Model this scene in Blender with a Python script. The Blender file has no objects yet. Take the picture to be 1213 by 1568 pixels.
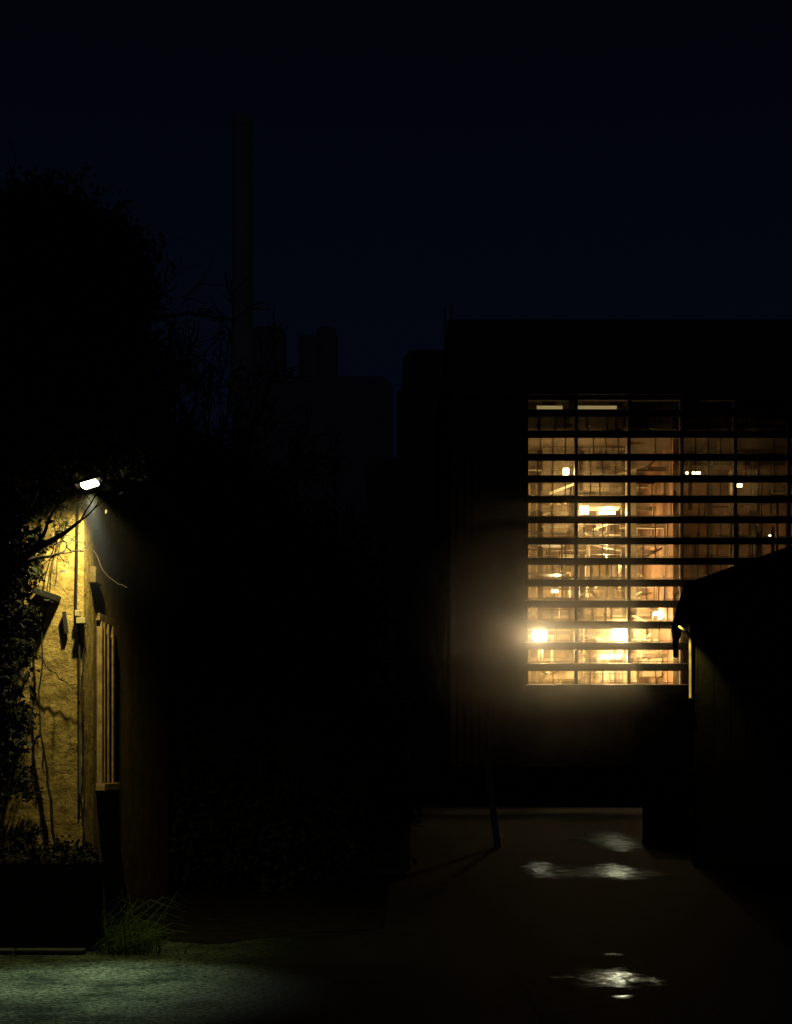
import bpy, math, random
import numpy as np
from mathutils import Vector, Matrix
random.seed(4); rng=np.random.default_rng(4)
S=bpy.context.scene
S.view_settings.view_transform='Standard'; S.view_settings.look='None'; S.view_settings.exposure=0
F=2400.0; EYE=1.6
# survey helpers: bearing/elevation read at a known distance -> metres
def U(u,d): return (u-606.5)/F*d
def V(v,d): return EYE+(1170-v)/F*d

# ---------------------------------------------------------------- materials
def mat(name,col,rough=0.8,var=0.3,scale=4.0,bump=0.0,bscale=20.0,spec=0.3,metal=0.0,detail=6):
    m=bpy.data.materials.new(name); m.use_nodes=True; nt=m.node_tree; b=nt.nodes['Principled BSDF']
    b.inputs['Roughness'].default_value=rough; b.inputs['Specular IOR Level'].default_value=spec
    b.inputs['Metallic'].default_value=metal
    tc=nt.nodes.new('ShaderNodeTexCoord')
    n=nt.nodes.new('ShaderNodeTexNoise'); n.inputs['Scale'].default_value=scale; n.inputs['Detail'].default_value=detail
    n.inputs['Roughness'].default_value=0.65
    nt.links.new(tc.outputs['Object'],n.inputs['Vector'])
    r=nt.nodes.new('ShaderNodeValToRGB')
    r.color_ramp.elements[0].position=0.3; r.color_ramp.elements[1].position=0.7
    r.color_ramp.elements[0].color=[c*(1-var) for c in col]+[1]; r.color_ramp.elements[1].color=[min(1,c*(1+var)) for c in col]+[1]
    nt.links.new(n.outputs['Fac'],r.inputs['Fac']); nt.links.new(r.outputs['Color'],b.inputs['Base Color'])
    if bump>0:
        n2=nt.nodes.new('ShaderNodeTexNoise'); n2.inputs['Scale'].default_value=bscale; n2.inputs['Detail'].default_value=8
        n2.inputs['Roughness'].default_value=0.7
        nt.links.new(tc.outputs['Object'],n2.inputs['Vector'])
        bp=nt.nodes.new('ShaderNodeBump'); bp.inputs['Strength'].default_value=bump; bp.inputs['Distance'].default_value=0.03
        nt.links.new(n2.outputs['Fac'],bp.inputs['Height']); nt.links.new(bp.outputs['Normal'],b.inputs['Normal'])
    return m
def emis(name,col,st):
    m=bpy.data.materials.new(name); m.use_nodes=True; nt=m.node_tree; nt.nodes.clear()
    o=nt.nodes.new('ShaderNodeOutputMaterial'); e=nt.nodes.new('ShaderNodeEmission')
    e.inputs[0].default_value=(*col,1); e.inputs[1].default_value=st; nt.links.new(e.outputs[0],o.inputs[0])
    return m

M_leaf=mat('dark_leaf',(0.035,0.04,0.025),0.8,0.5,3,spec=0.05)
M_shrub=mat('shrub_leaf',(0.022,0.026,0.016),0.9,0.5,3,spec=0.0)
M_bark=mat('bark',(0.05,0.042,0.034),0.9,0.4,6,0.5,30,spec=.1)
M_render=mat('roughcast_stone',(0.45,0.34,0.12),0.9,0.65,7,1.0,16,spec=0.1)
M_side=mat('side_wall_shaded',(0.24,0.18,0.065),0.9,0.35,2.5,0.8,12,spec=0.1)  # front wall tone darkened: the side's shade is put into its colour
M_slate=mat('slate',(0.06,0.06,0.065),0.8,0.3,5,0.4,20,spec=0.1)
M_timber=mat('weathered_timber',(0.26,0.19,0.08),0.8,0.5,8,0.3,40,spec=0.2)
M_box=mat('rusty_box',(0.12,0.09,0.04),0.8,0.5,12,0.3,40,spec=0.2)
M_dark=mat('dark_paint',(0.03,0.03,0.03),0.7,0.2,5,spec=0.2)
M_wallD=mat('old_wall',(0.035,0.033,0.028),0.95,0.4,5,0.8,15,spec=0.0)
M_clad=mat('factory_cladding',(0.065,0.052,0.048),0.95,0.2,0.6,spec=0.0)
M_far=mat('far_hazed_concrete',(0.40,0.36,0.34),0.95,0.12,0.2,spec=0.0)  # distance haze put into the colour by lightening the concrete
M_chim=mat('chimney_hazed_concrete',(0.72,0.60,0.52),0.95,0.1,0.1,spec=0.0)  # concrete paled to imitate haze in front of the chimney
M_blade=mat('louvre_steel',(0.03,0.022,0.017),0.7,0.3,2,spec=0.15)
M_mull=mat('mullion_steel',(0.13,0.08,0.05),0.6,0.2,3,spec=0.3)
M_int=mat('interior_wall',(0.45,0.35,0.20),0.85,0.6,1.1,0.2,6)
M_steel=mat('interior_steel',(0.08,0.055,0.035),0.5,0.4,2,spec=0.5)
M_pale=mat('pale_pipework',(0.66,0.58,0.40),0.4,0.3,2,spec=0.5)
M_zinc=mat('zinc_pipe',(0.45,0.40,0.22),0.4,0.4,9,spec=0.5)
M_shed=mat('shed_boards',(0.02,0.02,0.018),0.95,0.3,3,0.3,20,spec=0.0)
M_grass=mat('grass_blades',(0.05,0.09,0.02),0.6,0.7,6,spec=0.1)
M_lampw=emis('lamp_tube',(1,0.88,0.58),14)
M_flood=emis('flood_glass',(1,0.82,0.5),40)
M_bulb=emis('bulb_glass',(1,0.78,0.42),10)
M_strip=emis('strip_dim',(1,0.78,0.34),0.30)
for mm in(M_bulb,M_strip,M_flood,M_lampw): mm.cycles.emission_sampling='NONE'

# ---------------------------------------------------------------- mesh helpers
class MB:
    def __init__(s): s.v=[]; s.f=[]
    def box(s,x0,x1,y0,y1,z0,z1):
        i=len(s.v)
        s.v+=[(x0,y0,z0),(x1,y0,z0),(x1,y1,z0),(x0,y1,z0),(x0,y0,z1),(x1,y0,z1),(x1,y1,z1),(x0,y1,z1)]
        s.f+=[tuple(i+k for k in q) for q in((0,3,2,1),(4,5,6,7),(0,1,5,4),(1,2,6,5),(2,3,7,6),(3,0,4,7))]
    def beam(s,a,b,w,h=None):
        h=h or w; a=Vector(a); b=Vector(b); d=(b-a).normalized()
        up=Vector((0,0,1)) if abs(d.z)<0.95 else Vector((0,1,0))
        p=d.cross(up).normalized(); q=p.cross(d).normalized(); i=len(s.v)
        for c in(a,b):
            for e in((-1,-1),(1,-1),(1,1),(-1,1)): s.v.append(tuple(c+p*e[0]*w/2+q*e[1]*h/2))
        s.f+=[tuple(i+k for k in f) for f in((0,1,2,3),(7,6,5,4),(0,4,5,1),(1,5,6,2),(2,6,7,3),(3,7,4,0))]
    def tube(s,pts,rads,n=6,cap=True):
        i0=len(s.v); pts=[Vector(p) for p in pts]
        for j,p in enumerate(pts):
            d=(pts[min(j+1,len(pts)-1)]-pts[max(j-1,0)])
            d=d.normalized() if d.length>1e-6 else Vector((0,0,1))
            up=Vector((0,1,0)) if abs(d.y)<0.9 else Vector((1,0,0))
            a=d.cross(up).normalized(); b=d.cross(a)
            for k in range(n):
                t=2*math.pi*k/n; s.v.append(tuple(p+(a*math.cos(t)+b*math.sin(t))*rads[j]))
        for j in range(len(pts)-1):
            for k in range(n):
                k2=(k+1)%n; s.f.append((i0+j*n+k,i0+j*n+k2,i0+(j+1)*n+k2,i0+(j+1)*n+k))
        if cap:
            s.f.append(tuple(i0+k for k in range(n))); s.f.append(tuple(i0+(len(pts)-1)*n+k for k in reversed(range(n))))
    def prism(s,prof,y0,y1):
        i=len(s.v); n=len(prof)
        for y in(y0,y1): s.v+=[(p[0],y,p[1]) for p in prof]
        s.f.append(tuple(range(i,i+n))); s.f.append(tuple(range(i+2*n-1,i+n-1,-1)))
        for k in range(n):
            k2=(k+1)%n; s.f.append((i+k,i+n+k,i+n+k2,i+k2))
    def obj(s,name,m,parent=None,smooth=False,bevel=0):
        me=bpy.data.meshes.new(name); me.from_pydata(s.v,[],s.f); me.materials.append(m)
        o=bpy.data.objects.new(name,me); S.collection.objects.link(o)
        if smooth:
            for p in me.polygons: p.use_smooth=True
        if parent: o.parent=parent
        if bevel:
            b=o.modifiers.new('bevel','BEVEL'); b.width=bevel; b.segments=2
        return o
def empty(name,loc=(0,0,0)):
    e=bpy.data.objects.new(name,None); e.location=loc; S.collection.objects.link(e); return e
def point(name,loc,W,col,r=0.05,parent=None):
    l=bpy.data.lights.new(name,'POINT'); l.energy=W; l.color=col; l.shadow_soft_size=r
    o=bpy.data.objects.new(name,l); o.location=loc; S.collection.objects.link(o)
    if parent:o.parent=parent
    return o
def spot(name,loc,tgt,W,col,ang,blend,r=0.05,parent=None):
    l=bpy.data.lights.new(name,'SPOT'); l.energy=W; l.color=col; l.shadow_soft_size=r; l.spot_size=math.radians(ang); l.spot_blend=blend
    o=bpy.data.objects.new(name,l); o.location=loc; S.collection.objects.link(o)
    o.rotation_euler=(Vector(tgt)-Vector(loc)).to_track_quat('-Z','Y').to_euler()
    if parent:o.parent=parent
    return o
def leaves(name,blobs,m,parent,size=0.05,clump=0.12,per=40):
    C=[]
    for cx,cy,cz,rx,ry,rz,n in blobs:
        d=rng.normal(size=(n,3)); d/=np.linalg.norm(d,axis=1)[:,None]
        r=rng.random(n)**0.45*(1+0.12*rng.normal(size=n))
        C.append(np.array([cx,cy,cz])+d*r[:,None]*np.array([rx,ry,rz]))
    C=np.concatenate(C); C=np.repeat(C,per,axis=0)
    sc=np.repeat(rng.uniform(0.5,1.6,size=len(C)//per),per)
    P=C+rng.normal(size=C.shape)*clump*sc[:,None]
    P[:,2]=np.maximum(P[:,2],0.03)
    n=len(P); a=rng.normal(size=(n,3)); a/=np.linalg.norm(a,axis=1)[:,None]
    b=rng.normal(size=(n,3)); b=np.cross(a,b); b/=np.linalg.norm(b,axis=1)[:,None]
    s=(size*rng.uniform(0.5,1.3,size=n))[:,None]
    v=np.stack([P-a*s,P+b*s*0.45,P+a*s,P-b*s*0.45],axis=1).reshape(-1,3)
    me=bpy.data.meshes.new(name); me.vertices.add(4*n); me.vertices.foreach_set('co',v.ravel())
    me.loops.add(4*n); me.loops.foreach_set('vertex_index',np.arange(4*n,dtype=np.int32))
    me.polygons.add(n); me.polygons.foreach_set('loop_start',np.arange(0,4*n,4,dtype=np.int32))
    me.polygons.foreach_set('loop_total',np.full(n,4,dtype=np.int32)); me.update(calc_edges=True); me.validate()
    me.materials.append(m); o=bpy.data.objects.new(name,me); S.collection.objects.link(o)
    if parent:o.parent=parent
    return o
def branch(mb,p,d,L,r,depth,droop=0.0,spread=0.6,minr=0.004):
    pts=[Vector(p)]; rr=[r]; d=Vector(d).normalized(); n=6
    for i in range(n):
        d=(d+Vector((random.gauss(0,.14),random.gauss(0,.14),random.gauss(0,.12)-droop))).normalized()
        pts.append(pts[-1]+d*L/n); rr.append(max(minr,r*(1-0.75*(i+1)/n)))
    mb.tube(pts,rr,5)
    if depth>0:
        for k in range(random.randint(3,5)):
            i=random.randint(1,n); dd=(d+Vector((random.gauss(0,spread),random.gauss(0,spread),random.gauss(0.1,spread)))).normalized()
            branch(mb,pts[i],dd,L*random.uniform(.4,.7),max(minr,rr[i]*.65),depth-1,droop,spread,minr)

# ---------------------------------------------------------------- world
w=bpy.data.worlds.new('World'); S.world=w; w.use_nodes=True; nt=w.node_tree
bg=nt.nodes['Background']; L=nt.links.new
sky=nt.nodes.new('ShaderNodeTexSky'); sky.sky_type='NISHITA'; sky.sun_disc=False
sky.sun_elevation=math.radians(-5); sky.sun_rotation=math.radians(180)
tc=nt.nodes.new('ShaderNodeTexCoord'); sp=nt.nodes.new('ShaderNodeSeparateXYZ'); L(tc.outputs['Generated'],sp.inputs[0])
rp=nt.nodes.new('ShaderNodeValToRGB'); L(sp.outputs['Z'],rp.inputs['Fac']); E=rp.color_ramp.elements
E[0].position=0; E[0].color=(.012,.025,.062,1); E[1].position=.5; E[1].color=(.0040,.0075,.022,1)
e=E.new(.26); e.color=(.0085,.018,.050,1); e=E.new(.40); e.color=(.0052,.0105,.031,1)
ad=nt.nodes.new('ShaderNodeMixRGB'); ad.blend_type='ADD'; ad.inputs[0].default_value=1
L(rp.outputs[0],ad.inputs[1]); L(sky.outputs[0],ad.inputs[2]); L(ad.outputs[0],bg.inputs['Color']); bg.inputs['Strength'].default_value=0.1
sun=bpy.data.lights.new('moonlight','SUN'); sun.energy=0.001; sun.angle=math.radians(10); sun.color=(0.7,0.8,1)
so=bpy.data.objects.new('moonlight',sun); so.rotation_euler=(math.radians(50),0,math.radians(30)); S.collection.objects.link(so)

# ---------------------------------------------------------------- ground
def ground_mat(name,lo,hi,lo2=None,hi2=None):
    m=bpy.data.materials.new(name); m.use_nodes=True; nt=m.node_tree; b=nt.nodes['Principled BSDF']; L=nt.links.new
    tc=nt.nodes.new('ShaderNodeTexCoord')
    n1=nt.nodes.new('ShaderNodeTexNoise'); n1.inputs['Scale'].default_value=1.6; n1.inputs['Detail'].default_value=9; n1.inputs['Roughness'].default_value=.72
    n2=nt.nodes.new('ShaderNodeTexNoise'); n2.inputs['Scale'].default_value=24; n2.inputs['Detail'].default_value=6; n2.inputs['Roughness'].default_value=.8
    L(tc.outputs['Object'],n1.inputs['Vector']); L(tc.outputs['Object'],n2.inputs['Vector'])
    def ramp(lo,hi):
        r=nt.nodes.new('ShaderNodeValToRGB'); r.color_ramp.elements[0].position=.40; r.color_ramp.elements[1].position=.60
        r.color_ramp.elements[0].color=(*lo,1); r.color_ramp.elements[1].color=(*hi,1)
        L(n1.outputs['Fac'],r.inputs['Fac']); return r
    r=ramp(lo,hi); out=r.outputs[0]
    if lo2:  # paler mossy concrete by the house fades to asphalt: lamp pool falloff painted in
        rb=ramp(lo2,hi2); s=nt.nodes.new('ShaderNodeSeparateXYZ'); L(tc.outputs['Object'],s.inputs[0])
        a=nt.nodes.new('ShaderNodeMath'); a.operation='MULTIPLY_ADD'; a.inputs[1].default_value=1.6; L(n1.outputs['Fac'],a.inputs[0]); L(s.outputs['X'],a.inputs[2])
        mr=nt.nodes.new('ShaderNodeMapRange'); mr.interpolation_type='SMOOTHSTEP'; mr.inputs['From Min'].default_value=-1.35; mr.inputs['From Max'].default_value=.15
        L(a.outputs[0],mr.inputs['Value']); mi=nt.nodes.new('ShaderNodeMixRGB'); L(mr.outputs[0],mi.inputs[0]); L(out,mi.inputs[1]); L(rb.outputs[0],mi.inputs[2]); out=mi.outputs[0]
    r2=nt.nodes.new('ShaderNodeValToRGB'); r2.color_ramp.elements[0].position=.42; r2.color_ramp.elements[1].position=.54
    r2.color_ramp.elements[0].color=(.04,.04,.04,1); r2.color_ramp.elements[1].color=(1.3,1.3,1.3,1)
    L(n2.outputs['Fac'],r2.inputs['Fac'])
    mu=nt.nodes.new('ShaderNodeMixRGB'); mu.blend_type='MULTIPLY'; mu.inputs[0].default_value=1
    L(out,mu.inputs[1]); L(r2.outputs[0],mu.inputs[2]); L(mu.outputs[0],b.inputs['Base Color'])
    b.inputs['Roughness'].default_value=.8; b.inputs['Specular IOR Level'].default_value=.02
    bp=nt.nodes.new('ShaderNodeBump'); bp.inputs['Strength'].default_value=1; bp.inputs['Distance'].default_value=.025
    L(n2.outputs['Fac'],bp.inputs['Height']); L(bp.outputs[0],b.inputs['Normal']); return m
WA=((.0045,.0056,.0064),(.0105,.013,.0148))
g=MB(); g.v=[(-600,-60,0),(600,-60,0),(600,1200,0),(-600,1200,0)]; g.f=[(0,1,2,3)]; g.obj('ground',ground_mat('mossy_lamp_pool',(.022,.037,.025),(.12,.168,.105),*WA))
g=MB(); R=random.Random(3); n=60
for i in range(n):
    y=-5+i*1.16; g.v.append((.9+R.uniform(-.12,.12),y,.004)); g.v.append((16,y,.004))
g.f=[(2*i,2*i+1,2*i+3,2*i+2) for i in range(n-1)]; g.obj('road',ground_mat('wet_asphalt_shaded',*WA))  # asphalt sheet added over the yard, colour darkened to keep factory light down
# dark sheet by the house, its colour painting the end of the lamp pool
g=MB(); n=90
for i in range(n):
    x=-9+i*.1; yy=14.05+.10*math.sin(x*5)+R.uniform(-.10,.10)+max(0,x+1.6)*.9; g.v.append((x,yy,.005)); g.v.append((x,60,.005))
g.f=[(2*i,2*i+2,2*i+3,2*i+1) for i in range(n-1)]; g.obj('pool_edge_sheet',mat('pool_edge_dark',(.014,.014,.010),.95,.6,6,1,20,spec=0))

def puddle_mat():
    m=bpy.data.materials.new('puddle_water'); m.use_nodes=True; nt=m.node_tree; nt.nodes.clear(); L=nt.links.new
    o=nt.nodes.new('ShaderNodeOutputMaterial'); gl=nt.nodes.new('ShaderNodeBsdfGlossy'); tr=nt.nodes.new('ShaderNodeBsdfTransparent'); mi=nt.nodes.new('ShaderNodeMixShader')
    gl.inputs['Color'].default_value=(.085,.12,.175,1); gl.inputs['Roughness'].default_value=.14
    tc=nt.nodes.new('ShaderNodeTexCoord'); n=nt.nodes.new('ShaderNodeTexNoise'); n.inputs['Scale'].default_value=2.8; n.inputs['Detail'].default_value=8; n.inputs['Roughness'].default_value=.66
    at=nt.nodes.new('ShaderNodeAttribute'); at.attribute_name='edge'
    L(tc.outputs['Object'],n.inputs['Vector'])
    m1=nt.nodes.new('ShaderNodeMath'); m1.operation='MULTIPLY_ADD'; m1.inputs[1].default_value=2.8; m1.inputs[2].default_value=-1.4; L(n.outputs['Fac'],m1.inputs[0])
    ad=nt.nodes.new('ShaderNodeMath'); ad.operation='ADD'; L(m1.outputs[0],ad.inputs[0]); L(at.outputs['Fac'],ad.inputs[1])
    r=nt.nodes.new('ShaderNodeMapRange'); r.interpolation_type='SMOOTHSTEP'; r.inputs['From Min'].default_value=.25; r.inputs['From Max'].default_value=1.2
    L(ad.outputs[0],r.inputs['Value'])
    e2=nt.nodes.new('ShaderNodeMath'); e2.operation='MULTIPLY'; m2=nt.nodes.new('ShaderNodeMapRange'); m2.inputs['From Max'].default_value=.5; L(at.outputs['Fac'],m2.inputs['Value'])
    L(r.outputs[0],e2.inputs[0]); L(m2.outputs[0],e2.inputs[1])
    L(e2.outputs[0],mi.inputs[0]); L(tr.outputs[0],mi.inputs[1]); L(gl.outputs[0],mi.inputs[2]); L(mi.outputs[0],o.inputs[0])
    n3=nt.nodes.new('ShaderNodeTexNoise'); n3.inputs['Scale'].default_value=6; L(tc.outputs['Object'],n3.inputs['Vector'])
    bp=nt.nodes.new('ShaderNodeBump'); bp.inputs['Strength'].default_value=.3; bp.inputs['Distance'].default_value=.02
    L(n3.outputs['Fac'],bp.inputs['Height']); L(bp.outputs[0],gl.inputs['Normal']); return m
M_pud=puddle_mat()
def puddle(cx,cy,rx,ry,seed,pk=1.0):
    R=random.Random(seed); n=40; ph=[R.uniform(0,6.28) for _ in range(4)]
    v=[(cx,cy,.010)]; e=[pk]
    for ring,(s,ev) in enumerate(((.33,.85),(.66,.5),(1,0))):
        for k in range(n):
            t=2*math.pi*k/n; q=s*(1+.18*math.sin(2*t+ph[0])+.12*math.sin(3*t+ph[1])+.08*math.sin(5*t+ph[2]))
            v.append((cx+rx*q*math.cos(t),cy+ry*q*math.sin(t),.010)); e.append(ev*pk)
    f=[(0,1+k,1+(k+1)%n) for k in range(n)]
    for r_ in(0,1): f+=[(1+r_*n+k,1+(r_+1)*n+k,1+(r_+1)*n+(k+1)%n,1+r_*n+(k+1)%n) for k in range(n)]
    me=bpy.data.meshes.new('puddle'); me.from_pydata(v,[],f); me.materials.append(M_pud)
    a=me.attributes.new('edge','FLOAT','POINT'); a.data.foreach_set('value',e)
    o=bpy.data.objects.new('puddle',me); S.collection.objects.link(o)
puddle(U(935,32),33,.95,6.5,1,1.15)
puddle(U(824,24),24.0,.42,2.2,2,1.15)
puddle(U(925,23),23.2,1.15,2.6,3,1.15)
puddle(U(942,11.6),11.65,.46,.90,4,.70)
puddle(U(945,13),13.1,.14,.20,5,.50)
puddle(U(948,10.8),10.72,.16,.10,6,.5)
puddle(U(870,48),48,2.6,9,7,.9)

# ---------------------------------------------------------------- left house
H=empty('stone_house'); xs=-2.79; yf=14.0; yb=19.2; zt=4.55
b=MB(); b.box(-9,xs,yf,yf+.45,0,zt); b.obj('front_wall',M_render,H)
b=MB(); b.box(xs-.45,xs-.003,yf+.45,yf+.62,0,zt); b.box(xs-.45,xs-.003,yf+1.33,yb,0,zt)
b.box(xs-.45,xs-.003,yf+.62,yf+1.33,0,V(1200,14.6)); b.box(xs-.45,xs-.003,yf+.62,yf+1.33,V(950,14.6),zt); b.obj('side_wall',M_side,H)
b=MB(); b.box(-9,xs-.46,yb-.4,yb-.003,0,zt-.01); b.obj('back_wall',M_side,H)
b=MB()
b.prism([(xs+.28,zt-.12),(xs+.28,zt),(-5.9,zt+2.6),(-12.1,zt),(-12.1,zt-.12),(-5.9,zt+2.45)],yf-.25,yb+.25); b.obj('roof',M_slate,H)
b=MB(); z0,z1=V(1200,14.6),V(950,14.6)
for y in(yf+.66,yf+.80,yf+1.00,yf+1.24): b.box(xs-.10,xs+.04,y,y+.075,z0,z1)
b.box(xs-.12,xs+.08,yf+.58,yf+1.38,z0-.07,z0); b.box(xs-.12,xs+.03,yf+.6,yf+1.35,z1,z1+.07)
b.obj('window_shutters',M_timber,H,bevel=.006)
b=MB(); b.box(xs-.3,xs-.12,yf+.63,yf+1.32,z0,z1); b.obj('window_glass',M_dark,H)
b=MB(); b.box(xs-.001,xs+.06,yf+.25,yf+.55,V(893,14.3),V(868,14.3)); b.obj('vent_box',M_box,H,bevel=.01)
b=MB()
b.tube([(U(122,13.95),yf-.04,V(1215,14)),(U(121,13.95),yf-.04,V(965,14)),(U(116,13.95),yf-.04,V(940,14)),(U(119,13.95),yf-.04,V(770,14))],[.010]*4,8)
b.obj('conduit',M_dark,H,True)
b=MB(); b.box(U(117,13.9),U(131,13.9),yf-.12,yf-.003,V(955,13.9),V(946,13.9)); b.box(U(114,13.9),U(121,13.9),yf-.09,yf-.003,V(943,13.9),V(934,13.9)); b.obj('junction_box',M_zinc,H,bevel=.005)
b=MB()
b.beam((U(50,13.8),yf-.1,V(903,13.8)),(U(86,13.8),yf-.1,V(915,13.8)),.18,.05); b.beam((U(94,13.85),yf-.04,V(935,13.85)),(U(98,13.85),yf-.04,V(968,13.85)),.03,.04)
b.obj('porch_slate',M_dark,H)
# lamp on the corner
LP=empty('wall_lamp'); lx,ly,lz=U(137,13.5),13.5,V(741,13.5)
b=MB(); b.beam((lx-.12,ly,lz-.008),(lx+.10,ly,lz+.055),.18,.03); b.tube([(lx-.1,ly,lz+.02),(lx-.16,ly+.2,lz+.06),(lx-.18,yf,lz+.0)],[.018]*3,8)
b.obj('hood_and_arm',M_dark,LP)
b=MB(); b.beam((lx-.06,ly-.005,lz-.022),(lx+.068,ly-.005,lz+.018),.15,.04); b.obj('lamp_tube',M_lampw,LP,bevel=.01)
spot('lamp_glow',(lx+.03,ly-.02,lz-.09),(lx-.25,ly+.35,lz-1.5),165,(1,.82,.32),134,.7,.03,LP)
spot('lamp_beam',(lx+.02,ly-.02,lz-.10),(-2.12,11.3,0),1000,(.95,1,.76),41,1,.04,LP)

b=MB(); b.box(-8,U(150,13.45),13.4,13.75,0,.80); o=b.obj('garden_wall',M_wallD,bevel=.05)
CR=empty('wall_creeper'); leaves('leaves',[(-3.4+.12*i,13.5,.82+.04*math.sin(i*2.1),.10,.16,.04,6) for i in range(7)],M_shrub,CR,.03,.04,22)
b=MB(); x=-8
while x<U(118,13.2)-.3:
    b.box(x,x+.58,13.12,13.26,0,.045); x+=.6
M_kerb=mat('kerb_stone',(.06,.06,.05),.9,.3,6,.5,30); b.obj('kerb',M_kerb,bevel=.012)

# ivy on house wall
b=MB()
def vine(pts,r,sub=True):
    P=[Vector((U(p[0],13.93),13.93+random.uniform(-.03,.03),V(p[1],13.93))) for p in pts]; Q=[];
    for i in range(len(P)-1):
        for k in range(4): Q.append(P[i].lerp(P[i+1],k/4)+Vector((random.gauss(0,.010),0,random.gauss(0,.010))))
    Q.append(P[-1]); b.tube(Q,[r*(1-.6*i/len(Q)) for i in range(len(Q))],6)
    if sub:
        for q in Q[::3]: branch(b,q,(random.gauss(0,1),-.2,random.gauss(0,1)),random.uniform(.05,.13),r*.3,1,.05,.6,.002)
vine([(60,1005),(80,1030),(100,1045),(128,1050)],.007)
vine([(66,1180),(60,1060),(66,960),(76,880),(86,830),(96,760)],.008)
vine([(95,815),(115,825),(145,845),(165,885),(195,900)],.006,False)
vine([(85,1300),(75,1200),(60,1120)],.016,False)
vine([(84,900),(90,850),(104,800),(120,770)],.005)
vine([(128,1300),(126,1150),(127,1000),(130,960)],.008,False)
IV=empty('climbing_ivy'); b.obj('stems',M_bark,IV)
B=[]
for (u,v,r,n) in ((90,765,12,5),(98,800,9,4),(84,835,6,2),(124,752,6,3),(52,880,14,20),(48,940,11,20),(38,1000,16,36),(36,1100,18,36),(36,1200,20,36),(40,1290,22,36),(66,765,20,50),(54,830,15,44),(104,742,14,12)):
    B.append((U(u,13.85),13.85,V(v,13.85),r*.0058,.06,r*.0075,n))
leaves('ivy_leaves',B,M_shrub,IV,.024,.03,15)

# big tree left
T=empty('broadleaf_tree'); b=MB()
tx=U(-10,12.9)
b.tube([(tx-.5,13,0),(tx-.45,12.95,1.5),(tx-.2,13,3),(tx,13.1,4.4),(tx+.1,13.1,5.4)],[.22,.18,.16,.12,.05],10)
for k in range(16): branch(b,(tx-.1,13,3.1+k*.16),(random.gauss(.2,.7),random.gauss(0,.6),random.uniform(.2,.7)),1.0,.05,2)
for v in(470,500,520,555,590): branch(b,(U(150,13),13,V(v,13)),(1,.1,random.uniform(.0,.5)),random.uniform(.5,.75),.018,2,0,.4,.003)
b.tube([(U(190,13),13,V(500,13)),(U(240,13),13,V(488,13)),(U(290,13),13,V(479,13)),(U(330,13),13,V(487,13)),(U(358,13),13,V(490,13))],[.022,.018,.014,.011,.005],6)
b.obj('trunk_and_limbs',M_bark,T)
def B13(L,d=13.0): return [(U(u,d),d+dy,V(v,d),rx*d/F,ry_,rz*d/F,n) for (u,v,rx,rz,ry_,dy,n) in L]
leaves('foliage',B13([(-20,450,160,130,.8,.1,600),(110,420,75,90,.6,.1,280),(180,395,38,40,.3,0,50),(60,550,130,130,.8,0,560),(150,520,60,70,.5,.1,160),(150,625,70,50,.5,.8,200),(30,655,75,65,.6,-.1,260),
 (-30,860,66,150,.5,-.2,320),(-45,1080,66,170,.4,-.2,300),(200,445,26,40,.3,0,20),(205,560,26,40,.3,0,20),(80,335,75,24,.4,0,70)]),M_leaf,T,.045,.085,44)

# shrubbery beyond the house
HB=empty('overgrown_shrub')
def BL(L,d): return [(U(u,d),d+dy,V(v,d),rx*d/F,ry_,rz*d/F,n) for (u,v,rx,rz,ry_,dy,n) in L]
leaves('foliage',BL([(285,740,60,85,.6,.3,240),(340,820,90,110,.8,0,420),(430,900,90,110,.8,0,380),(500,960,70,120,.8,0,300),(330,1020,120,170,.9,0,500),(470,1120,120,160,.9,0,500),(310,1260,110,110,.9,0,300),(450,1280,120,90,.9,0,300),(210,720,50,60,.4,.8,120)],20.6),M_shrub,HB,.07,.14,30)
b=MB()
for u in(270,330,400,470): b.tube([(U(u,20.6),20.6,0),(U(u+8,20.6),20.6,2.5),(U(u+5,20.6),20.6,V(880,20.6))],[.12,.09,.05],8)
b.obj('stems',M_bark,HB)
BT=empty('bare_tree'); b=MB()
d=21.5
for (u,v,du,L_) in ((270,720,-.15,1.3),(300,720,.1,1.4),(330,740,.0,1.6),(360,760,.15,1.4),(390,800,.3,1.2),(430,840,.3,1.1),(500,900,.3,1.2),(545,930,.3,1.0),(250,680,-.2,.8)):
    for k in range(3): branch(b,(U(u,d),d,V(v,d)),(du+random.gauss(0,.25),random.gauss(0,.3),1),L_*random.uniform(.8,1.1),.034,3,0,.55,.007)
b.tube([(U(330,d),d,0),(U(335,d),d,2),(U(325,d),d,V(740,d))],[.16,.13,.07],8)
b.obj('trunk_and_branches',M_bark,BT)

# grass at foot of the house
b=MB()
for k in range(700):
    big=random.random()<.05
    u=random.gauss(195,26); d=random.uniform(13.1,14.6); x=U(u,d); h=(random.uniform(.25,.45) if big else abs(random.gauss(.05,.05))+.03); a=random.gauss(.2,.5)
    y=d; c=random.gauss(0,.12)
    pts=[(x,y,0),(x+a*h*.4,y+c*h,h*.6),(x+a*h*1.1,y+c*h*2,h),(x+a*h*1.8,y+c*h*3,h*.8)]
    b.tube(pts,[.005,.004,.003,.001],3,False)
b.obj('grass_tuft',M_grass)

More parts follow.
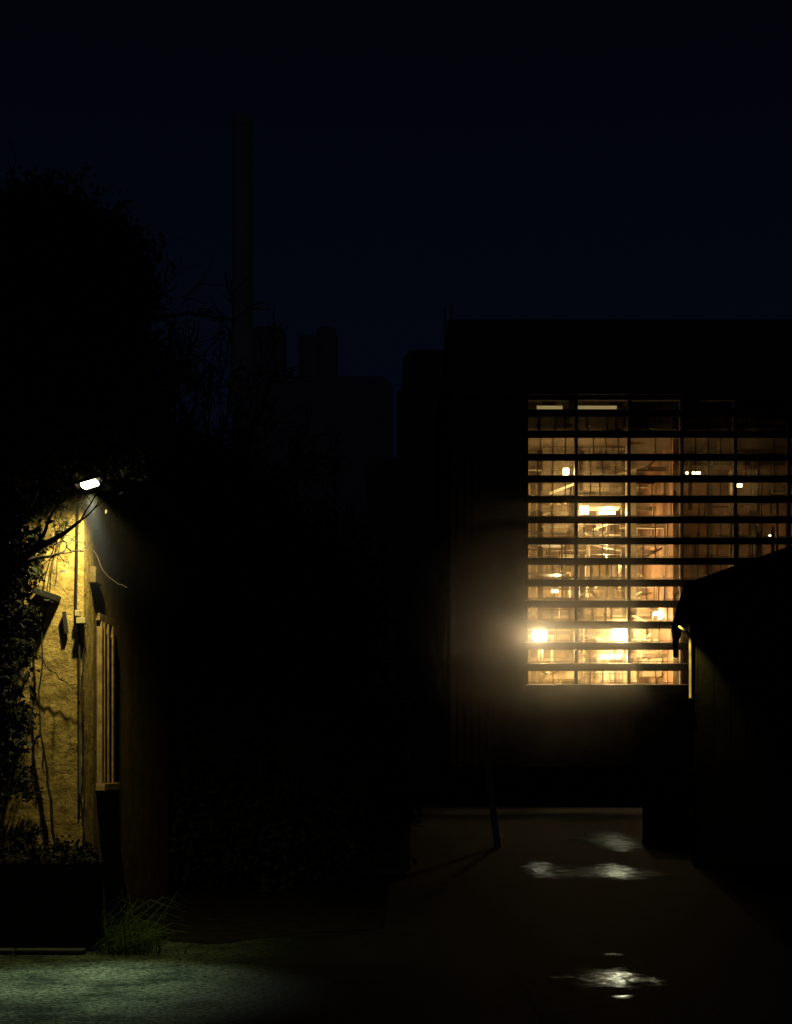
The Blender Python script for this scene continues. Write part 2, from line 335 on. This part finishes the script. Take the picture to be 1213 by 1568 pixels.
# stone pier with ivy, gate post
P=empty('stone_pier'); d=22.5
b=MB(); b.box(U(548,d),U(628,d),d,d+.5,0,V(1078,d)); b.box(U(543,d),U(631,d),d-.04,d+.54,V(1078,d),V(1073,d)); b.obj('masonry',mat('mossy_stone',(.45,.45,.24),.9,.5,7,.8,20),P,bevel=.02)
leaves('ivy_leaves',BL([(575,1098,34,12,.1,-.1,20),(600,1115,30,20,.1,-.1,40),(560,1140,40,60,.1,-.1,110),(600,1200,40,80,.12,-.1,160)],d),M_leaf,P,.045,.06,20)
b=MB(); b.beam((U(762,30),30,0),(U(745,30),30,V(1155,30)),.12); b.beam((U(748,30),30,V(1160,30)),(U(744,30),30,V(1150,30)),.16,.16); b.obj('gate_post',mat('post_wood',(.5,.47,.33),.9,.4,6,.5,20))

# ---------------------------------------------------------------- right shed
SH=empty('timber_shed',(U(1058,25.6),25.6,0)); SH.rotation_euler=(0,0,-math.radians(10.3)); k=25.6/F
def sx(u): return (u-1058)*k
def sz(v): return V(v,25.6)
b=MB(); b.prism([(0,0),(0,sz(945)),(sx(1070),sz(905)),(sx(1098),sz(890)),(sx(1330),sz(815)),(sx(1560),sz(890)),(sx(1590),sz(905)),(sx(1610),sz(945)),(sx(1610),0)],0,7); b.obj('walls',M_shed,SH)
b=MB()
prof=[(1031,957),(1047,905),(1062,897),(1098,884),(1330,805),(1562,884),(1612,900),(1635,957)]
for i in range(len(prof)-1):
    a=prof[i]; c=prof[i+1]
    b.prism([(sx(a[0]),sz(a[1])),(sx(c[0]),sz(c[1])),(sx(c[0]),sz(c[1]-5)),(sx(a[0]),sz(a[1]-5))],-.25-.003*i,7.2+.003*i)
b.obj('roof',M_shed,SH)
b=MB(); 
b.tube([(sx(1034),-.28,sz(961)),(sx(1040),-.26,sz(962)),(sx(1053),-.14,sz(969)),(sx(1057),-.08,sz(978)),(sx(1057),-.06,sz(1072))],[.030,.030,.026,.022,.020],8)
b.obj('downpipe_upper',M_zinc,SH,True)
b=MB(); b.tube([(sx(1057),-.06,sz(1072.2)),(sx(1057),-.06,.1)],[.023,.023],8)
for v in(1071,1180): b.box(sx(1053),sx(1061),-.10,-.002,sz(v+2),sz(v-2))
b.obj('downpipe_shaded',M_shed,SH,True)  # same pipe in a dark colour: shade painted below the lit length
b=MB(); b.tube([(sx(1033),-.24,sz(958)),(sx(1033),7.1,sz(958))],[.05,.05],8); b.obj('gutter',M_dark,SH,True)
b=MB()
for i in range(22): b.box(sx(1066)+i*.26,sx(1066)+i*.26+.02,-.006,-.001,.1,sz(945))
b.obj('board_battens',M_shed,SH)
b=MB(); b.box(sx(1040),sx(1046),-.40,-.34,sz(954),sz(950)); b.obj('pipe_fill_housing',M_dark,SH)  # added housing for the spot on the downpipe
spot('pipe_fill_spot',(sx(1041),-.34,sz(956)),(sx(1055),-.12,sz(1010)),55,(1,.76,.18),54,.8,.015,SH)  # added spot that brightens the downpipe

FN=empty('picket_fence'); d=31; b=MB(); x=U(1090,d)
while x<U(1500,d):
    z=V(1228,d); b.prism([(x,0.05),(x+.085,.05),(x+.085,z-.06),(x+.042,z),(x,z-.06)],d,d+.02); x+=.17
b.box(U(1088,d),U(1500,d),d+.022,d+.06,.25,.33); b.box(U(1088,d),U(1500,d),d+.022,d+.06,.62,.70); b.obj('pickets_and_rails',mat('fence_wood',(.6,.56,.48),.9,.3,6),FN)
b=MB(); b.box(U(985,31.4),U(1086,31.4),31.2,31.5,0,V(1222,31.4)); b.obj('boundary_wall',M_wallD,bevel=.02)
b=MB(); b.box(U(690,60),U(1420,60),59.6,59.9,0,1.5); b.obj('ground_line_screen',M_wallD,bevel=.02)  # added wall, hides the lit ground strip at the factory foot

# ---------------------------------------------------------------- factory with louvred facade
FA=empty('factory_building'); D=64.0
def fx(u): return U(u,D)
def fz(v): return V(v,D)
XL,XR=fx(690),fx(1420); ox0,ox1=fx(805),fx(1380); oz0,oz1=fz(1054),fz(612); ZT=fz(497)
b=MB()
b.box(XL,ox0,D,D+.4,0,ZT); b.box(ox1,XR,D,D+.4,0,ZT); b.box(ox0,ox1,D+.002,D+.4,0,oz0); b.box(ox0,ox1,D+.002,D+.4,oz1,ZT)
b.box(XL,XL+.4,D+.4,D+22,0,ZT); b.box(XR-.4,XR,D+.4,D+22,0,ZT); b.box(XL+.4,XR-.4,D+21.6,D+22,0,ZT)
b.obj('outer_walls',M_clad,FA)
b=MB(); b.box(XL-.1,XR+.1,D-.1,D+22.1,ZT,ZT+.18); b.box(fx(782),fx(803),D+2,D+3.5,ZT+.18,ZT+.5)
x=XL
while x<XR:
    b.box(x,x+.03,D-.015,D-.001,0,oz0-.3) if x>ox0 else b.box(x,x+.03,D-.015,D-.001,0,ZT-.1)
    x+=.3
b.box(XL,XR,D-.12,D-.003,oz1+.2,oz1+.35); b.obj('roof_edge_and_ribs',M_clad,FA)
b=MB()
for u,v in((683,458),(692,455)): b.tube([(fx(u),D+1,0),(fx(u),D+1,fz(v))],[.06,.03],6)
b.obj('roof_masts',M_dark,FA)
IY=D+9.5; ZC=fz(668)
b=MB(); b.box(ox0-.6,ox1,IY,IY+.2,oz0-.6,oz1+.3); b.box(ox0-.8,ox0-.6,D+.4,IY,oz0-.6,oz1+.3); b.box(ox0-.6,ox1,D+.4,IY,oz0-.8,oz0-.6); b.box(ox0-.6,ox1,D+.4,IY,oz1+.3,oz1+.5)
x=ox0-.5
while x<ox1: b.box(x,x+.12,IY-.08,IY-.001,oz0-.6,oz1+.3); x+=.42
b.obj('interior_shell',M_int,FA)
b=MB(); b.box(ox0-.59,ox1-.01,D+.36,IY-.1,ZC,ZC+.2); b.box(ox0-.59,ox1-.01,D+1.2,D+1.3,ZC+.2,oz1+.29)
for i in range(24): b.box(ox0+i*.65,ox0+i*.65+.08,D+1.1,D+1.199,ZC+.2,oz1+.28)
b.obj('top_row_baffle',M_steel,FA)  # slab and dark panel added to keep the top window rows unlit
b=MB(); px=fx(1034)
b.box(px,px+.15,D+.5,IY-.1,oz0-.5,ZC-.01); b.box(px+.15,ox1-.1,D+3.2,D+3.3,oz0-.5,fz(690)); b.obj('dimming_partition',mat('brown_panel',(.30,.16,.09),.8,.6,.9,.2,5),FA)  # added partition, blocks lamp light so the right bays stay dim
R=random.Random(11); b=MB(); p=MB()
for i,u in enumerate((838,905,972,1043,1110,1180)):
    for yy in(D+3,D+6.4): b.box(fx(u)-.11,fx(u)+.11,yy,yy+.2,oz0-.6,ZC-.01)
p.box(fx(966),fx(981),D+1.1,D+1.5,fz(925),fz(672))
p.box(fx(1128),fx(1137),D+1.2,D+1.5,fz(880),fz(712))
levels=[1046,1000,945,912,868,822,790,750,706]
for j,v in enumerate(levels):
    for yy in(D+1.6,D+4.6,D+7.6):
        if R.random()<.75:
            u0=R.choice((805,805,880,905)); u1=R.choice((1032,1032,985))
            b.box(fx(u0),fx(u1)-.01,yy+.01*j,yy+.14+.01*j,fz(v)-.09,fz(v)+.09)
    if R.random()<.8:
        u0=R.choice((805,838,905)); u1=u0+R.choice((70,100,130))
        b.box(fx(u0),fx(min(u1,1032)),D+2.1,D+3.0,fz(v)-.03,fz(v)+.03)
        for h in(.5,1.0): b.beam((fx(u0),D+2.1,fz(v)+h),(fx(min(u1,1032)),D+2.1,fz(v)+h),.05)
        for q in range(8):
            xx=fx(u0)+(fx(min(u1,1032))-fx(u0))*q/7; b.beam((xx,D+2.1,fz(v)),(xx,D+2.1,fz(v)+1),.04)
for i in range(50):
    u=R.uniform(808,1005); v=R.uniform(690,1030); du=R.uniform(25,60); dv=R.choice((-1,1))*R.uniform(8,34); yy=D+R.uniform(1.0,7)
    (b if R.random()<.55 else p).beam((fx(u),yy,fz(v)),(fx(min(u+du,1030)),yy,fz(v+dv)),R.uniform(.04,.10))
for i in range(50):
    u=R.uniform(808,1015); v=R.uniform(690,1040); yy=D+R.uniform(1.0,7); r=R.uniform(.025,.09); L_=R.uniform(20,90); q=(b if R.random()<.4 else p)
    if R.random()<.5: q.tube([(fx(u),yy,fz(v)),(fx(min(u+L_,1030)),yy,fz(v)),(fx(min(u+L_,1030)),yy,fz(v)-1.2)],[r]*3,8)
    else: q.tube([(fx(u),yy,fz(v)-1.6),(fx(u),yy,fz(v)+.6)],[r]*2,8)
for i in range(70):
    u=R.uniform(1045,1340); v=R.uniform(700,1040); yy=D+R.uniform(.8,3); r=R.uniform(.03,.09); L_=R.uniform(15,70)
    if R.random()<.5: (p if R.random()<.3 else b).beam((fx(u),yy,fz(v)),(fx(u+L_),yy,fz(v)),r*2)
    else: b.beam((fx(u),yy,fz(v)-1.3),(fx(u),yy,fz(v)+.8),r*2)
for u,v,w_,h in((850,1035,50,26),(930,1040,60,22),(1000,1030,30,40),(915,760,50,18),(855,750,26,14)):
    p.box(fx(u),fx(u+w_),D+2+.1*(u%7),D+3.6,fz(v),fz(v-h))
b.obj('interior_steelwork',M_steel,FA); p.obj('interior_pipework',M_pale,FA)
b=MB(); rows=[636,668,703,736,767,798,830,861,894,926,958,990,1022,1054]
cols=(805,881,962,1043,1125,1207,1289,1371)
for u in cols: b.box(fx(u)-.02,fx(u)+.11,D+.02,D+.34,oz0,oz1)
b.obj('facade_columns',M_mull,FA)
b=MB()
for i in range(len(rows)-1):
    zt_,zb=fz(rows[i]),fz(rows[i+1])
    for c,u in enumerate(cols[:-1]):
        for q in(1,2,3):
            if R.random()<.7:
                xx=fx(u+4+q*19+R.choice((0,0,0,5,-5))); b.box(xx,xx+.035,D+.14,D+.18,zb,zt_)
    b.box(ox0,ox1,D+.185,D+.22,zb+.235,zb+.265)
b.obj('glazing_bars',M_mull,FA)
b=MB()
for v in rows:
    z=fz(v); y0=D-.55; i=len(b.v); xa,xb=ox0-.05,ox1
    pr=[(y0,z-.18),(y0,z+.11),(y0+.40,z+.17),(y0+.40,z-.05)]
    for X in(xa,xb): b.v+=[(X,a_,c_) for a_,c_ in pr]
    b.f+=[(i,i+1,i+2,i+3),(i+7,i+6,i+5,i+4)]+[(i+k2,i+4+k2,i+4+(k2+1)%4,i+(k2+1)%4) for k2 in range(4)]
for u in cols: b.box(fx(u)+.03,fx(u)+.08,D-.12,D-.002,oz0,oz1)
b.obj('louvre_blades',M_blade,FA)
m=bpy.data.materials.new('grimy_glass'); m.use_nodes=True; nt=m.node_tree; nt.nodes.clear(); L=nt.links.new
o=nt.nodes.new('ShaderNodeOutputMaterial'); tr=nt.nodes.new('ShaderNodeBsdfTransparent'); tl=nt.nodes.new('ShaderNodeBsdfTranslucent'); mi=nt.nodes.new('ShaderNodeMixShader')
tl.inputs[0].default_value=(.6,.48,.30,1); tr.inputs[0].default_value=(.95,.92,.85,1)
tc=nt.nodes.new('ShaderNodeTexCoord'); sn=nt.nodes.new('ShaderNodeVectorMath'); sn.operation='SNAP'; sn.inputs[1].default_value=(.547,5,.853)
wn=nt.nodes.new('ShaderNodeTexWhiteNoise'); mr=nt.nodes.new('ShaderNodeMapRange'); mr.inputs['To Min'].default_value=.01; mr.inputs['To Max'].default_value=.25
L(tc.outputs['Object'],sn.inputs[0]); L(sn.outputs[0],wn.inputs['Vector']); L(wn.outputs['Value'],mr.inputs['Value']); L(mr.outputs[0],mi.inputs[0]); L(tr.outputs[0],mi.inputs[1]); L(tl.outputs[0],mi.inputs[2]); L(mi.outputs[0],o.inputs[0])
b=MB(); b.v=[(ox0,D+.13,oz0),(ox1,D+.13,oz0),(ox1,D+.13,oz1),(ox0,D+.13,oz1)]; b.f=[(0,1,2,3)]; b.obj('window_glass',m,FA)
WARM=(1,.72,.33)
def flamp(u,v,dy,W,w_=.25,h=.2,mt=None):
    yy=D+dy; x=U(u,yy); z=V(v,yy)
    q=MB(); q.tube([(x-w_/2,yy+.05,z),(x+w_/2,yy+.05,z)],[h/2,h/2],12); q.obj('lamp_glass',mt or M_bulb,FA,True)
    q=MB(); q.box(x-w_/2-.03,x+w_/2+.03,yy-.02,yy+.14,z+h/2+.003,z+h/2+.05); q.obj('lamp_hood',M_dark,FA)
    if W: point('factory_lamp',(x,yy-.25,z-.1),W,WARM,.1,FA)
flamp(867,722,1.0,50,.22,.30)
flamp(895,781,1.0,200,.34,.34)
flamp(950,972,1.0,950,.50,.50,M_flood)
flamp(935,1006,1.3,340,.9,.16)
flamp(850,905,5.0,430,.3,.15)
flamp(925,860,5.5,400,.3,.15)
flamp(1005,940,4.0,480,.2,.15)
flamp(835,985,3.0,600,.2,.15)
flamp(930,785,3.5,110,.7,.14)
flamp(1062,724,1.5,12,.6,.10)
flamp(1133,743,1.2,8,.2,.14)
flamp(1090,900,2.0,26,.2,.1)
flamp(1180,820,2.0,14,.1,.06)
flamp(842,623.5,.5,0,1.05,.14,M_strip); flamp(913,623.5,.5,0,1.7,.14,M_strip)
x,z=fx(826),fz(974)
FL=empty('floodlight'); b=MB(); b.tube([(x-.28,D-.26,z),(x+.28,D-.26,z)],[.2,.2],14); b.obj('flood_glass',M_flood,FL,True)
b=MB(); b.box(x-.34,x+.34,D-.20,D-.06,z-.25,z+.25); b.box(x-.36,x+.36,D-.5,D-.1,z+.26,z+.29); b.obj('housing',M_dark,FL)
point('flood_source',(x-.15,D-.72,z),125,(1,.70,.32),.14,FL)

# ---------------------------------------------------------------- distant works
def rbox(name,u0,u1,vt,d,dep,rad=0,mt=M_far):
    x0,x1,z=U(u0,d),U(u1,d),V(vt,d); n=6
    pr=[(x0,0)]
    if rad:
        pr+=[(x0+rad-rad*math.cos(math.pi/2*i/n),z-rad+rad*math.sin(math.pi/2*i/n)) for i in range(n+1)]
        pr+=[(x1-rad+rad*math.sin(math.pi/2*i/n),z-rad+rad*math.cos(math.pi/2*i/n)) for i in range(n+1)]
    else: pr+=[(x0,z),(x1,z)]
    pr+=[(x1,0)]; b=MB(); b.prism(pr,d,d+dep)
    for i in range(1,6): b.box(x0+.01,x1-.01,d-.06,d-.001,z*i/6.5,z*i/6.5+.12)
    return b.obj(name,mt)
M_mid=mat('mid_hazed_concrete',(0.22,0.19,0.18),0.95,0.12,0.2,spec=0.0)  # nearer blocks: smaller haze lightening in the base colour
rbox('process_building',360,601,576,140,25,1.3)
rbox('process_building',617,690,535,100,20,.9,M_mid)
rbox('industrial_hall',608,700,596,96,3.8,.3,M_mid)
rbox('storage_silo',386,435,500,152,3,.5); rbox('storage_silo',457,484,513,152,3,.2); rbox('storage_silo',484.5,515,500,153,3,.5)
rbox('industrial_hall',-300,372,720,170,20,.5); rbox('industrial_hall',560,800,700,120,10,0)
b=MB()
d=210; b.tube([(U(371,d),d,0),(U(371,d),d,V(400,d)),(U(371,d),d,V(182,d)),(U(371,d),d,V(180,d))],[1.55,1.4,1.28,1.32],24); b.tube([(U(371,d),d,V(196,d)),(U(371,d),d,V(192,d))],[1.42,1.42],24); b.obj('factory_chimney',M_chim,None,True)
b=MB()
for u,v in((440,560),(445,556)): b.tube([(U(u,140),142,0),(U(u,140),142,V(v,140))],[.15,.15],6)
b.obj('vent_pipe',M_far)

# ---------------------------------------------------------------- mist around the lamps (real volume, thinning outwards)
def mist(c,R3,ycut,dens):
    m=bpy.data.materials.new('mist'); m.use_nodes=True; nt=m.node_tree; nt.nodes.clear(); L=nt.links.new
    o=nt.nodes.new('ShaderNodeOutputMaterial'); v=nt.nodes.new('ShaderNodeVolumeScatter'); v.inputs['Anisotropy'].default_value=.2
    tc=nt.nodes.new('ShaderNodeTexCoord'); ln=nt.nodes.new('ShaderNodeVectorMath'); ln.operation='LENGTH'
    dv=nt.nodes.new('ShaderNodeVectorMath'); dv.operation='DIVIDE'; dv.inputs[1].default_value=R3
    L(tc.outputs['Object'],dv.inputs[0]); L(dv.outputs[0],ln.inputs[0])
    mr=nt.nodes.new('ShaderNodeMapRange'); mr.interpolation_type='SMOOTHSTEP'; mr.inputs['From Min'].default_value=1; mr.inputs['From Max'].default_value=0; mr.inputs['To Min'].default_value=0; mr.inputs['To Max'].default_value=dens
    L(ln.outputs['Value'],mr.inputs['Value']); L(mr.outputs[0],v.inputs['Density']); L(v.outputs[0],o.inputs['Volume'])
    b=MB(); b.box(-R3[0],R3[0],-R3[1],ycut,-R3[2],R3[2]); ob=b.obj('mist',m); ob.location=c
mist((fx(835),D-.75,fz(965)),(6.6,3.8,6.6),.1,.24)
mist((lx+.2,ly-.1,lz-.1),(1.0,.9,1.4),.45,.008)

# ---------------------------------------------------------------- camera
c=bpy.data.cameras.new('camera'); c.sensor_fit='HORIZONTAL'; c.sensor_width=36; c.lens=36*F/1213; c.shift_y=386/1213; c.clip_end=3000; c.clip_start=.1
co=bpy.data.objects.new('camera',c); co.location=(0,0,EYE); co.rotation_euler=(math.pi/2,0,0); S.collection.objects.link(co); S.camera=co
